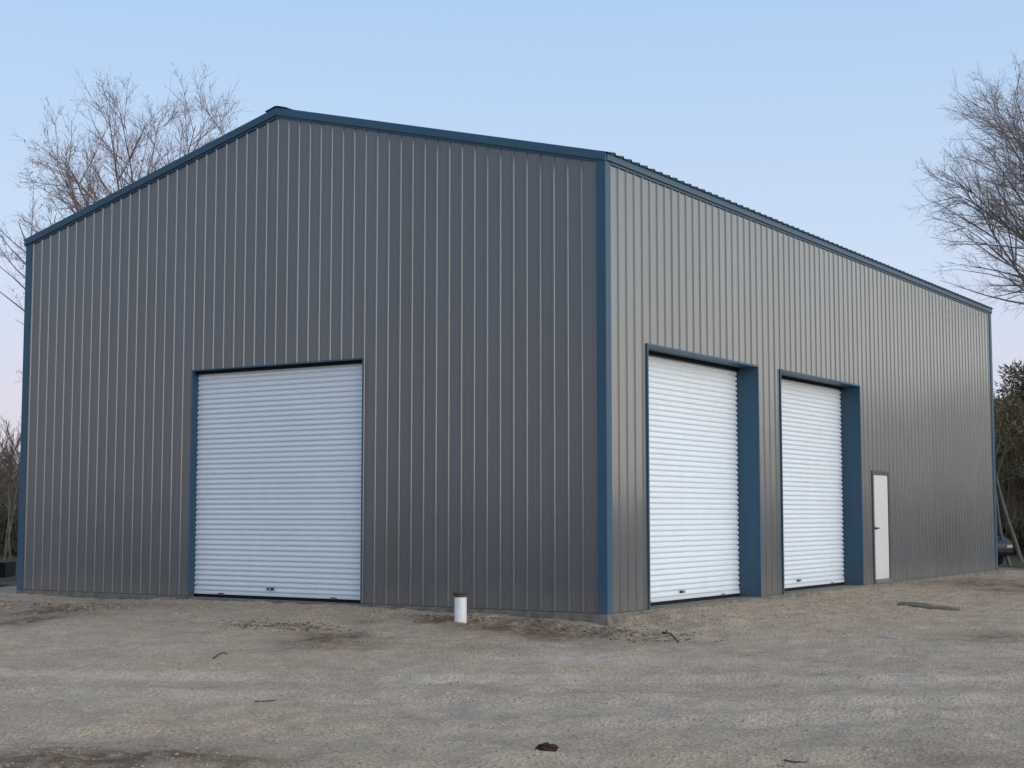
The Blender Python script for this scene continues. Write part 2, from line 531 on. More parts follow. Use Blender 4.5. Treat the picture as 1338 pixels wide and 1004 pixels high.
me.polygons.foreach_set('loop_start', (np.arange(len(quads)) * 4).astype(np.int32))
me.update(calc_edges=True)
me.polygons.foreach_set('use_smooth', [True] * len(quads))
for nm, arr in (('soil', SO), ('dust', DU), ('grass', GR)):
    a = me.attributes.new(nm, 'FLOAT', 'POINT')
    a.data.foreach_set('value', arr.astype(np.float32))
ground = link_mesh('ground', me, M['ground'])
tag(ground, 'bare grey gravel and dirt yard around the metal building', 'ground', kind='structure')

# loose stones: many small faceted pebbles joined into one mesh
def pebbles(name, n, sampler, smin, smax, mat_, label, seed, flat=0.65):
    rg = np.random.default_rng(seed)
    x, y = sampler(rg, n)
    keep = ~((x > -W - 0.03) & (x < 0.03) & (y > -0.03) & (y < LEN + 0.5))
    x, y = x[keep], y[keep]
    n = len(x)
    z = ground_fields(x, y)[0]
    t = (1 + 5 ** 0.5) / 2
    iv = np.array([(-1, t, 0), (1, t, 0), (-1, -t, 0), (1, -t, 0), (0, -1, t), (0, 1, t), (0, -1, -t), (0, 1, -t),
                   (t, 0, -1), (t, 0, 1), (-t, 0, -1), (-t, 0, 1)]) / 1.9
    jf = np.array([(0, 11, 5), (0, 5, 1), (0, 1, 7), (0, 7, 10), (0, 10, 11), (1, 5, 9), (5, 11, 4), (11, 10, 2),
                   (10, 7, 6), (7, 1, 8), (3, 9, 4), (3, 4, 2), (3, 2, 6), (3, 6, 8), (3, 8, 9), (4, 9, 5),
                   (2, 4, 11), (6, 2, 10), (8, 6, 7), (9, 8, 1)])
    s = smin * (smax / smin) ** (rg.random(n) ** 2.2)
    V = iv[None] * (1 + rg.uniform(-0.28, 0.28, (n, 12, 1)))
    V = V * np.stack([s * rg.uniform(0.8, 1.5, n), s * rg.uniform(0.7, 1.1, n), s * flat * rg.uniform(0.6, 1.2, n)], 1)[:, None, :]
    a = rg.uniform(0, 6.283, n)
    c, sn = np.cos(a)[:, None], np.sin(a)[:, None]
    V = np.stack([V[..., 0] * c - V[..., 1] * sn, V[..., 0] * sn + V[..., 1] * c, V[..., 2]], -1)
    V += np.stack([x, y, z + 0.18 * s], 1)[:, None, :]
    F = (jf[None] + (np.arange(n) * 12)[:, None, None]).reshape(-1, 3)
    me = bpy.data.meshes.new(name)
    me.vertices.add(n * 12)
    me.vertices.foreach_set('co', V.astype(np.float32).ravel())
    me.loops.add(F.size)
    me.loops.foreach_set('vertex_index', F.ravel().astype(np.int32))
    me.polygons.add(len(F))
    me.polygons.foreach_set('loop_start', (np.arange(len(F)) * 3).astype(np.int32))
    me.update(calc_edges=True)
    a = me.attributes.new('tone', 'FLOAT', 'POINT')
    a.data.foreach_set('value', np.repeat(rg.random(n), 12).astype(np.float32))
    o = link_mesh(name, me, mat_)
    tag(o, label, name.replace('_', ' '), kind='stuff')
    return o

def stone_material(name, lo, hi):
    m, N, L, b = mat(name)
    at = N.new('ShaderNodeAttribute'); at.attribute_name = 'tone'
    r = ramp(N, [(0.0, lo), (0.96, hi), (1.0, tuple(min(0.6, c * 1.4) for c in hi))])
    L.new(at.outputs['Fac'], r.inputs[0])
    geo = N.new('ShaderNodeNewGeometry')
    f = noise(N, L, geo.outputs['Position'], 60, 4, 0.6)
    fr = ramp(N, [(0.3, 0.75), (0.7, 1.2)])
    L.new(f.outputs[0], fr.inputs[0])
    L.new(mix(N, L, 0.7, r.outputs[0], fr.outputs[0], 'MULTIPLY'), b.inputs['Base Color'])
    b.inputs['Roughness'].default_value = 0.9
    b.inputs['Specular IOR Level'].default_value = 0.2
    return m
M['stone'] = stone_material('gravel_stones', (0.26, 0.215, 0.170), (0.41, 0.345, 0.275))
M['soilclod'] = stone_material('soil_clods', (0.10, 0.070, 0.048), (0.25, 0.185, 0.13))

def s_yard(rg, n):
    a = rg.uniform(R(-26), R(26), n)
    r = 8.5 * (34 / 8.5) ** rg.random(n)
    th = YAW + a
    return CAM.x + r * np.sin(th), CAM.y + r * np.cos(th)
def s_ramp(rg, n):
    k = rg.random(n)
    x1, y1 = np.abs(rg.normal(0, 1.6, n)) + 0.05, rg.uniform(-0.3, 12, n)
    x2, y2 = rg.uniform(-9, -2.8, n), -np.abs(rg.normal(0, 1.3, n)) - 0.05
    return np.where(k < 0.6, x1, x2), np.where(k < 0.6, y1, y2)
def s_soil(rg, n):
    k = rg.integers(0, 4, n)
    c = np.array([(-10.7, -1.5, 1.9, 0.4), (-3.6, -2.6, 0.9, 0.4), (-1.5, -0.7, 1.5, 0.4), (0.7, -0.9, 1.0, 0.5)])[k]
    return c[:, 0] + rg.normal(0, 0.6, n) * c[:, 2], c[:, 1] + rg.normal(0, 0.6, n) * c[:, 3]
pebbles('gravel', 20000, s_yard, 0.003, 0.014, M['stone'], 'loose grey gravel scattered over the dirt yard', 21)
pebbles('ramp_gravel', 16000, s_ramp, 0.004, 0.020, M['stone'], 'coarser loose gravel ramped up against the door thresholds', 22)
pebbles('soil_clods', 3800, s_soil, 0.005, 0.026, M['soilclod'], 'dark crumbly soil clods in patches beside the concrete slab', 23)

# ------------------------------------------------------------------ the metal building
bld = empty('metal_building')
tag(bld, 'large grey ribbed metal building with blue trim and white roller doors', 'building')
RH = 0.0155
SLOPE = RISE / (W / 2)

def clip_poly(pts, a, b):
    out = []
    for (u0, d0), (u1, d1) in zip(pts[:-1], pts[1:]):
        if u1 <= a or u0 >= b:
            continue
        s0, s1 = max(u0, a), min(u1, b)
        f = lambda u: d0 + (d1 - d0) * (u - u0) / (u1 - u0) if u1 > u0 else d1
        if not out:
            out.append((s0, f(s0)))
        out.append((s1, f(s1)))
    return out

def panel_profile(r0, pitch, n, first, last):
    pts = []
    rb, rt = 0.0225, 0.0125
    for k in range(n):
        r = r0 + k * pitch
        e = 0.0013 if k == 0 else 0.0
        if k == 0 and first is not None:
            pts.append((first, 0.0))
        pts += [(r - rb, e), (r - rt, RH + e), (r + rt, RH + e), (r + rb, 0.0)]
        for q in (0.36, 0.64):
            c = r + pitch * q
            pts += [(c - 0.013, 0.0), (c - 0.004, 0.0028), (c + 0.004, 0.0028), (c + 0.013, 0.0)]
    r = r0 + n * pitch
    pts += [(r - rb, 0.0), (r - rt, RH), (r + 0.006, RH)]
    if last is not None:
        pts = [p for p in pts if p[0] < last] + [(last, 0.0)]
    return pts

def make_panel(pts, top, holes, tf, breaks=(), zb=0.012):
    """pts: profile; top(u): height; holes: (u0,u1,z0,z1); tf(u,d,z) -> xyz"""
    mb = MB()
    a, b = pts[0][0], pts[-1][0]
    cuts = sorted({a, b} | {h for ho in holes for h in ho[:2] if a < h < b} | {q for q in breaks if a < q < b})
    for c0, c1 in zip(cuts[:-1], cuts[1:]):
        m = (c0 + c1) / 2
        spans = [(zb, None)]
        for (h0, h1, z0, z1) in holes:
            if h0 < m < h1:
                spans = ([(zb, z0)] if z0 > zb + 0.02 else []) + [(z1, None)]
        pl = clip_poly(pts, c0, c1)
        for z0, z1 in spans:
            vs, fs = [], []
            for (u, d) in pl:
                vs += [tf(u, d, z0), tf(u, d, top(u) if z1 is None else z1)]
            for i in range(len(pl) - 1):
                fs.append((2 * i, 2 * i + 2, 2 * i + 3, 2 * i + 1))
            mb.add(vs, fs)
    me = bpy.data.meshes.new('wall_panel')
    me.from_pydata(mb.v, [], mb.f)
    return me

# openings
GD = (-7.90, -4.275, 0.0, 3.735)             # gable roller door, along x
S1 = (1.21, 5.09, 0.0, 3.80)                 # side roller doors, along y
S2 = (6.055, 9.885, 0.0, 3.815)
PD = (10.53, 11.475, 0.03, 2.18)             # personnel door

def gable_top(x):
    return H + RISE - SLOPE * abs(x + W / 2) + 0.03

GP, SP = 0.2286, 0.2378
k = -26
while k < 26:
    n = min(4, 26 - k)
    r0 = -W / 2 + k * GP
    pts = panel_profile(r0, GP, n, -W + 0.02 if k == -26 else None, -0.02 if k + n >= 26 else None)
    me = make_panel(pts, gable_top, [GD], lambda u, d, z: (u, -d, z), breaks=(-W / 2,))
    link_mesh('wall_panel', me, M['panel'], bld)
    k += n
ns = int((LEN - 0.16) / SP)
k = 0
while k < ns:
    n = min(4, ns - k)
    r0 = 0.1437 + k * SP
    pts = panel_profile(r0, SP, n, 0.02 if k == 0 else None, LEN - 0.02 if k + n >= ns else None)
    me = make_panel(pts, lambda u: H + 0.03, [S1, S2, PD], lambda u, d, z: (d, u, z))
    link_mesh('wall_panel', me, M['panel'], bld)
    k += n
# walls on the far sides
k = 0
while k < ns:
    n = min(4, ns - k)
    pts = panel_profile(0.1437 + k * SP, SP, n, 0.02 if k == 0 else None, LEN - 0.02 if k + n >= ns else None)
    link_mesh('wall_panel', make_panel(pts, lambda u: H + 0.03, [], lambda u, d, z: (-W - d, u, z)), M['panel'], bld)
    k += n
k = -26
while k < 26:
    n = min(4, 26 - k)
    pts = panel_profile(-W / 2 + k * GP, GP, n, -W + 0.02 if k == -26 else None, -0.02 if k + n >= 26 else None)
    link_mesh('wall_panel', make_panel(pts, gable_top, [], lambda u, d, z: (u, LEN + d, z), breaks=(-W / 2,)), M['panel'], bld)
    k += n

# concrete slab with its ledge, notched in at nothing: doors stand on it
MB().box(-W - 0.03, 0.03, -0.03, LEN + 0.03, -0.40, 0.0).build('slab', M['concrete'], bld, bevel=0.006)
MB().box(-1.6, 0.05, LEN + 0.032, LEN + 0.55, -0.40, -0.004).build('slab_step', M['concrete'], bld, bevel=0.008)
# base flashing behind the panel feet
def base_trim(x0, x1, y0, y1):
    MB().box(x0, x1, y0, y1, 0.001, 0.05).build('base_trim', M['frame'], bld)
base_trim(-W + 0.02, GD[0] - 0.02, 0.004, 0.012)
base_trim(GD[1] + 0.02, -0.02, 0.004, 0.012)
for a, b in ((0.02, S1[0] - 0.02), (S1[1] + 0.02, S2[0] - 0.02), (S2[1] + 0.02, PD[0] - 0.02), (PD[1] + 0.02, LEN - 0.02)):
    base_trim(-0.012, -0.004, a, b)

# corner trim: folded angle that laps over the panels
def corner(cx, cy, sx, sy, leg=0.122):
    o = 0.027
    # outline of an angle with returned edges, around corner (cx,cy); sx,sy point outwards
    P = [(o, o), (o, -leg), (0.004, -leg - 0.006), (0.001, -leg), (o - 0.004, -leg + 0.004), (o - 0.004, o - 0.004),
         (-leg + 0.004, o - 0.004), (-leg, 0.001), (-leg - 0.006, 0.004), (-leg, o)]
    mb = MB()
    mb.prism(P, lambda p: (cx + sx * p[0], cy + sy * p[1], 0.004), lambda p: (cx + sx * p[0], cy + sy * p[1], H + 0.0))
    mb.build('corner_trim', M['trim'], bld)
corner(0, 0, 1, -1)
corner(-W, 0, -1, -1)
corner(0, LEN, 1, 1)
corner(-W, LEN, -1, 1)

# rake trim (gable fascia), two slopes at the front and two at the back
def rake(y_out, sgn, x0, x1):
    """y_out: wall plane, sgn: -1 front, +1 back"""
    Q = [(0.0, 0.008), (0.052, 0.0), (0.058, 0.004), (0.058, 0.118), (0.052, 0.126), (-0.14, 0.126), (-0.14, 0.120), (0.0, 0.112)]
    def f(x):
        z = H + RISE - SLOPE * abs(x + W / 2)
        return lambda p: (x, y_out + sgn * p[0], z + p[1])
    MB().prism(Q, f(x0), f(x1)).build('rake_trim', M['trim'], bld)
    Q2 = [(0.021, -0.036), (0.027, -0.036), (0.030, 0.006), (0.021, 0.006)]
    xa, xb = (max(x0, -W), min(x1, 0.0)) if x1 > x0 else (min(x0, 0), max(x1, -W))
    MB().prism(Q2, f(xa), f(xb)).build('rake_flashing', M['trim'], bld)
for yo, sg in ((0.0, -1), (LEN, 1)):
    rake(yo, sg, -W - 0.045, -W / 2)
    rake(yo, sg, -W / 2, 0.045)

# eave trim along both long sides
for sx, x in ((1, 0.0), (-1, -W)):
    Q = [(0.021, 0.008), (0.050, 0.0), (0.056, 0.006), (0.060, 0.104), (0.021, 0.104)]
    MB().prism(Q, lambda p: (x + sx * p[0], -0.012, H + p[1]), lambda p: (x + sx * p[0], LEN + 0.012, H + p[1])).build('eave_trim', M['trim'], bld)
    Q = [(0.021, -0.034), (0.027, -0.034), (0.030, 0.006), (0.021, 0.006)]
    MB().prism(Q, lambda p: (x + sx * p[0], 0.14, H + p[1]), lambda p: (x + sx * p[0], LEN - 0.14, H + p[1])).build('eave_flashing', M['trim'], bld)

# roof sheets
def roof_panel(pts, side):
    x_e = 0.095
    mb = MB()
    vs, fs = [], []
    for (u, d) in pts:
        for (xx, zz) in ((x_e, H + 0.118 - SLOPE * x_e), (-W / 2 + 0.01, H + 0.118 + RISE)):
            for th in (0.0, 0.006):
                X_ = xx if side > 0 else -W - xx
                vs.append((X_, u, zz + d * 1.6 + th))
    for i in range(len(pts) - 1):
        b, c = 4 * i, 4 * i + 4
        fs += [(b + 1, b + 3, c + 3, c + 1), (b, c, c + 2, b + 2), (b, b + 1, c + 1, c)]
    mb.add(vs, fs)
    mb.build('roof_panel', M['roof'], bld)
for side in (1, -1):
    k = 0
    while k < ns:
        n = min(4, ns - k)
        pts = panel_profile(0.1437 + k * SP, SP, n, -0.05 if k == 0 else None, LEN + 0.05 if k + n >= ns else None)
        roof_panel(pts, side)
        k += n
# ridge cap
zc = H + RISE + 0.118
Q = [(-0.23, -SLOPE * 0.23 + 0.034), (-0.05, 0.026), (0.0, 0.034), (0.05, 0.026), (0.23, -SLOPE * 0.23 + 0.034), (0.23, -SLOPE * 0.23 + 0.022), (0, 0.03), (-0.23, -SLOPE * 0.23 + 0.022)]
MB().prism(Q, lambda p: (-W / 2 + p[0], -0.065, zc + p[1]), lambda p: (-W / 2 + p[0], LEN + 0.065, zc + p[1])).build('ridge_cap', M['trim'], bld)

# ---- roller doors
def roller_door(u0, u1, z1, depth, tf, latch_u, seed, c=0.03):
    """tf(u,d,z): u along the wall, d outwards; opening u0..u1, head z1, curtain set back by depth"""
    root = empty('roller_door', parent=bld)
    def pbox(name, a0, a1, d0, d1, zz0, zz1, m, bevel=0.0):
        P = [(a0, zz0), (a1, zz0), (a1, zz1), (a0, zz1)]
        MB().prism(P, lambda p: tf(p[0], d0, p[1]), lambda p: tf(p[0], d1, p[1])).build(name, m, root, bevel=bevel)
    # casing laps over the panel ribs, liner boards run back to the curtain
    pbox('jamb_trim', u0 - c, u0 + 0.004, 0.0, 0.030, 0.002, z1 + c, M['trim'], 0.003)
    pbox('jamb_trim', u1 - 0.004, u1 + c, 0.0, 0.030, 0.002, z1 + c, M['trim'], 0.003)
    pbox('head_trim', u0 + 0.0045, u1 - 0.0045, 0.0, 0.029, z1 - 0.004, z1 + c, M['trim'], 0.003)
    pbox('jamb_liner', u0 - 0.02, u0 + 0.002, -depth - 0.10, -0.001, 0.001, z1 + 0.02, M['trim'])
    pbox('jamb_liner', u1 - 0.002, u1 + 0.02, -depth - 0.10, -0.001, 0.001, z1 + 0.02, M['trim'])
    pbox('head_liner', u0 + 0.0025, u1 - 0.0025, -depth - 0.10, -0.001, z1 - 0.001, z1 + 0.019, M['trim'])
    pbox('head_strip', u0 + 0.006, u1 - 0.006, -depth + 0.015, -depth + 0.05, z1 - 0.055, z1 - 0.0015, M['rubber'])  # plain black strip across the head of the opening, just before the curtain
    # corrugated curtain
    pitch = 0.083
    prof = []
    z = 0.10
    while z < z1 + 0.1:
        prof += [(z, -0.024), (z + 0.010, -0.010), (z + 0.019, 0.002), (z + 0.027, 0.0055), (z + 0.045, 0.005), (z + 0.060, -0.002), (z + 0.074, -0.019)]
        z += pitch
    prof = [(zz, d) for zz, d in prof if zz < z1 + 0.05]
    vs, fs = [], []
    ua, ub = u0 + 0.008, u1 - 0.008
    nseg = 10
    rg = random.Random(seed)
    wob = [rg.uniform(-0.0015, 0.0015) for _ in range(nseg + 1)]
    for (zz, d) in prof:
        for i in range(nseg + 1):
            u = ua + (ub - ua) * i / nseg
            vs.append(tf(u, -depth + d + wob[i] + 0.0012 * math.sin(zz * 7 + i), zz))
    m = nseg + 1
    for j in range(len(prof) - 1):
        for i in range(nseg):
            fs.append((j * m + i, j * m + i + 1, (j + 1) * m + i + 1, (j + 1) * m + i))
    cur = MB().add(vs, fs).build('curtain', M['curtain'], root, sm=38)
    pbox('bottom_bar', ua, ub, -depth - 0.03, -depth + 0.012, 0.052, 0.104, M['curtain'], 0.004)
    pbox('bottom_seal', ua, ub, -depth - 0.03, -depth + 0.006, 0.002, 0.050, M['rubber'])
    pbox('latch', latch_u - 0.075, latch_u + 0.075, -depth + 0.008, -depth + 0.030, 0.150, 0.185, M['latch'], 0.004)
    pbox('latch', latch_u - 0.02, latch_u + 0.02, -depth + 0.031, -depth + 0.042, 0.155, 0.180, M['silver'], 0.003)
    for a in (0.17, 0.83):
        pbox('bracket', ua + (ub - ua) * a - 0.06, ua + (ub - ua) * a + 0.06, -depth + 0.0125, -depth + 0.020, 0.060, 0.075, M['latch'])
    return root
gfun = lambda u, d, z: (u, -d, z)
sfun = lambda u, d, z: (d, u, z)
tag(roller_door(GD[0], GD[1], GD[3], 0.10, gfun, GD[0] + 1.70, 1, 0.020), 'white roller door on the darker gable wall')
tag(roller_door(S1[0], S1[1], S1[3], 0.36, sfun, S1[0] + 1.75, 2), 'white roller door nearest the building corner, deep blue reveal')
tag(roller_door(S2[0], S2[1], S2[3], 0.36, sfun, S2[0] + 1.55, 3), 'white roller door beside the personnel door')

# ---- personnel door
pd = empty('personnel_door', parent=bld)
tag(pd, 'narrow white walk-in door with a dark frame and lever handle')
y0, y1, z0, z1 = PD
fw = 0.05
def sbox(name, a0, a1, d0, d1, zz0, zz1, m, bevel=0.0, parent=pd):
    return MB().box(d0, d1, a0, a1, zz0, zz1).build(name, m, parent, bevel=bevel)
sbox('door_frame', y0 - 0.02, y0 + fw, -0.09, 0.026, 0.002, z1 + 0.03, M['frame'], 0.003)
sbox('door_frame', y1 - fw, y1 + 0.02, -0.09, 0.026, 0.002, z1 + 0.03, M['frame'], 0.003)
sbox('door_head', y0 + fw + 0.001, y1 - fw - 0.001, -0.09, 0.025, z1 - fw, z1 + 0.03, M['frame'], 0.003)
sbox('threshold', y0 + fw + 0.001, y1 - fw - 0.001, -0.09, 0.05, 0.002, 0.075, plain('threshold_metal', (0.16, 0.155, 0.19), 0.45), 0.006)
sbox('door_leaf', y0 + fw + 0.003, y1 - fw - 0.003, -0.045, 0.004, 0.08, z1 - fw - 0.003, M['door'], 0.003)
mb = MB()
mb.tube([(0.004, y0 + 0.12, 1.08), (0.055, y0 + 0.12, 1.08)], [0.014, 0.014], 10)
mb.tube([(0.055, y0 + 0.105, 1.08), (0.058, y0 + 0.18, 1.083), (0.055, y0 + 0.24, 1.08)], [0.013, 0.012, 0.010], 8)
mb.build('lever_handle', M['latch'], pd, sm=40)
MB().tube([(0.0045, y0 + 0.12, 1.08), (0.012, y0 + 0.12, 1.08)], [0.036, 0.034], 16).build('rose', M['latch'], pd)
for zz in (0.35, 1.1, 1.9):
    MB().tube([(0.012, y1 - fw + 0.002, zz - 0.05), (0.012, y1 - fw + 0.002, zz + 0.05)], [0.009, 0.009], 8).build('hinge', M['frame'], pd)

# ------------------------------------------------------------------ small things in the yard
# drain standpipe
px_, py_ = -1.69, -1.06
pz = gz(px_, py_)
pipe = empty('standpipe', (px_, py_, pz))
tag(pipe, 'white plastic standpipe with a rusty brown cap by the slab', 'pipe')
MB().lathe([(0.081, -0.3), (0.084, -0.05), (0.084, 0.37), (0.080, 0.374)], 32).build('pipe', M['pvc'], pipe, sm=40)
MB().lathe([(0.092, 0.352), (0.094, 0.385), (0.098, 0.390), (0.110, 0.396), (0.116, 0.400), (0.116, 0.408), (0.112, 0.412), (0.02, 0.414)], 32).build('cap', M['rust'], pipe, sm=30)
# earth heaped round its foot
def lump(name, loc, size, m, seed, label=None, cat=None, sub=3, rough=0.35):
    bm = bmesh.new()
    bmesh.ops.create_icosphere(bm, subdivisions=sub, radius=1.0)
    rg = random.Random(seed)
    off = Vector((rg.uniform(0, 50), rg.uniform(0, 50), rg.uniform(0, 50)))
    from mathutils import noise as mn
    for v in bm.verts:
        n = mn.fractal(v.co * 1.6 + off, 1.0, 2.0, 4) + 0.5 * mn.noise(v.co * 4.5 + off)
        v.co *= 1 + rough * n
        v.co = Vector((v.co.x * size[0], v.co.y * size[1], v.co.z * size[2]))
    me = bpy.data.meshes.new(name)
    bm.to_mesh(me); bm.free()
    o = link_mesh(name, me, m)
    o.location = loc
    o.rotation_euler = (0, 0, rg.uniform(0, 6))
    if label:
        tag(o, label, cat)
    return o
cx_, cy_ = 4.74, -9.18
cl = lump('clod', (cx_, cy_, gz(cx_, cy_) + 0.018), (0.072, 0.046, 0.034), M['clod'], 4, 'dark brown clod of earth alone in the foreground', 'clod')
cl.rotation_euler = (0, 0, 0.65)

def twig(pts, r, m, label, name='twig', cat='twig'):
    P = []
    for (x, y, h) in pts:
        P.append((x, y, gz(x, y) + h))
    o0 = Vector(P[0])
    MBt = MB().tube([Vector(p) - o0 for p in P], [r * (1 - 0.55 * i / (len(P) - 1)) for i in range(len(P))], 6)
    o = MBt.build(name, m, None, o0, sm=50)
    tag(o, label, cat)
def twig_px(pix, r, m, label, lift=None, name='twig', cat='twig'):
    lift = lift or [0.007] * len(pix)
    twig([(*gp(*q), h) for q, h in zip(pix, lift)], r, m, label, name, cat)
twig_px([(279, 861), (286, 858), (292, 856), (298, 857)], 0.011, M['stick'], 'short bent brown twig on pale dirt left of centre', [0.008, 0.014, 0.016, 0.008])
twig_px([(333, 913), (346, 912), (362, 911)], 0.007, M['stick'], 'thin straight dark twig lying below the bent brown one')
twig_px([(583, 907), (590, 906.5), (597, 907.5)], 0.011, M['palewood'], 'pale splinter of wood in the middle foreground', name='splinter', cat='splinter')
twig_px([(1150, 834), (1162, 835.5), (1175, 836.5)], 0.016, M['palewood'], 'pale thin strip lying right of the second roller door', name='splinter', cat='splinter')
twig_px([(1024, 988), (1038, 989), (1055, 989.5)], 0.007, M['stick'], 'thin dark twig at the bottom edge right of centre')
twig_px([(36, 816), (42, 817), (50, 816)], 0.014, M['stick'], 'stubby dark stick near the left edge below the dark soil')
twig_px([(866, 833), (876, 836), (887, 841)], 0.015, M['stick'], 'thick dark stick below the corner roller door')

# thin dark brown ragged patch that follows the gravel near the personnel door
bm_pts = [(-0.62, 0.02), (-0.45, 0.16), (-0.05, 0.22), (0.30, 0.13), (0.66, -0.20), (0.45, -0.24), (0.05, -0.20), (-0.30, -0.12)]
bxy = gp(1208, 791, -0.15)
zz = gz(*bxy)
mb = MB()
ca, sa = R_DIR.x, R_DIR.y
def patch_end(h):
    def f(p):
        x, y = 0.72 * (p[0] * ca - p[1] * 2.6 * sa), 0.72 * (p[0] * sa + p[1] * 2.6 * ca)
        return (x, y, gz(bxy[0] + x, bxy[1] + y) + h - zz)
    return f
mb.prism(bm_pts, patch_end(-0.01), patch_end(0.028))
tag(mb.build('dark_patch', M['mat'], None, (bxy[0], bxy[1], zz), bevel=0.004), 'dark flat ragged patch on gravel past the roller doors', 'mat')

# ------------------------------------------------------------------ trees
def sweep(paths, sides, name, m, parent):
    """paths: list of (points Nx3, radii N) -> one tube mesh"""
    Vs, Fs, base = [], [], 0
    for pts, rad in paths:
        n = len(pts)
        t = np.gradient(pts, axis=0)
        t /= np.linalg.norm(t, axis=1)[:, None] + 1e-9
        ref = np.array([0.31, 0.17, 0.94]) if abs(t[0, 2]) < 0.85 else np.array([0.95, 0.2, 0.1])
        a = np.cross(t, ref); a /= np.linalg.norm(a, axis=1)[:, None] + 1e-9
        b = np.cross(t, a)
        th = np.arange(sides) * 2 * math.pi / sides
        ring = pts[:, None, :] + rad[:, None, None] * (a[:, None, :] * np.cos(th)[None, :, None] + b[:, None, :] * np.sin(th)[None, :, None])
        Vs.append(ring.reshape(-1, 3))
        i = (np.arange(n - 1)[:, None] * sides + np.arange(sides)[None, :])
        j = (np.arange(n - 1)[:, None] * sides + (np.arange(sides)[None, :] + 1) % sides)
        Fs.append(np.stack([i, j, j + sides, i + sides], -1).reshape(-1, 4) + base)
        base += n * sides
    if not Vs:
        return None
    V = np.concatenate(Vs); F = np.concatenate(Fs)
    me = bpy.data.meshes.new(name)
    me.vertices.add(len(V)); me.vertices.foreach_set('co', V.astype(np.float32).ravel())
    me.loops.add(F.size); me.loops.foreach_set('vertex_index', F.ravel().astype(np.int32))
    me.polygons.add(len(F)); me.polygons.foreach_set('loop_start', (np.arange(len(F)) * 4).astype(np.int32))
    me.update(calc_edges=True)
    me.polygons.foreach_set('use_smooth', [True] * len(F))
    return link_mesh(name, me, m, parent)

def grow(rg, start, dirv, length, r0, r1, nseg, up, wander):
    pts = [np.array(start, float)]
    d = np.array(dirv, float); d /= np.linalg.norm(d)
    st = length / nseg
    for i in range(nseg):
        d = d + rg.normal(0, wander, 3) + np.array([0, 0, up])
        d /= np.linalg.norm(d)
        pts.append(pts[-1] + d * st)
    return np.array(pts), np.linspace(r0, r1, nseg + 1)

def side_dir(rg, t, ang, az=None):
    a = np.cross(t, [0.1, 0.3, 0.95] if abs(t[2]) < 0.9 else [1, 0.1, 0]); a /= np.linalg.norm(a)
    b = np.cross(t, a)
    p = rg.uniform(0, 2 * math.pi) if az is None else az
    return t * math.cos(ang) + (a * math.cos(p) + b * math.sin(p)) * math.sin(ang)

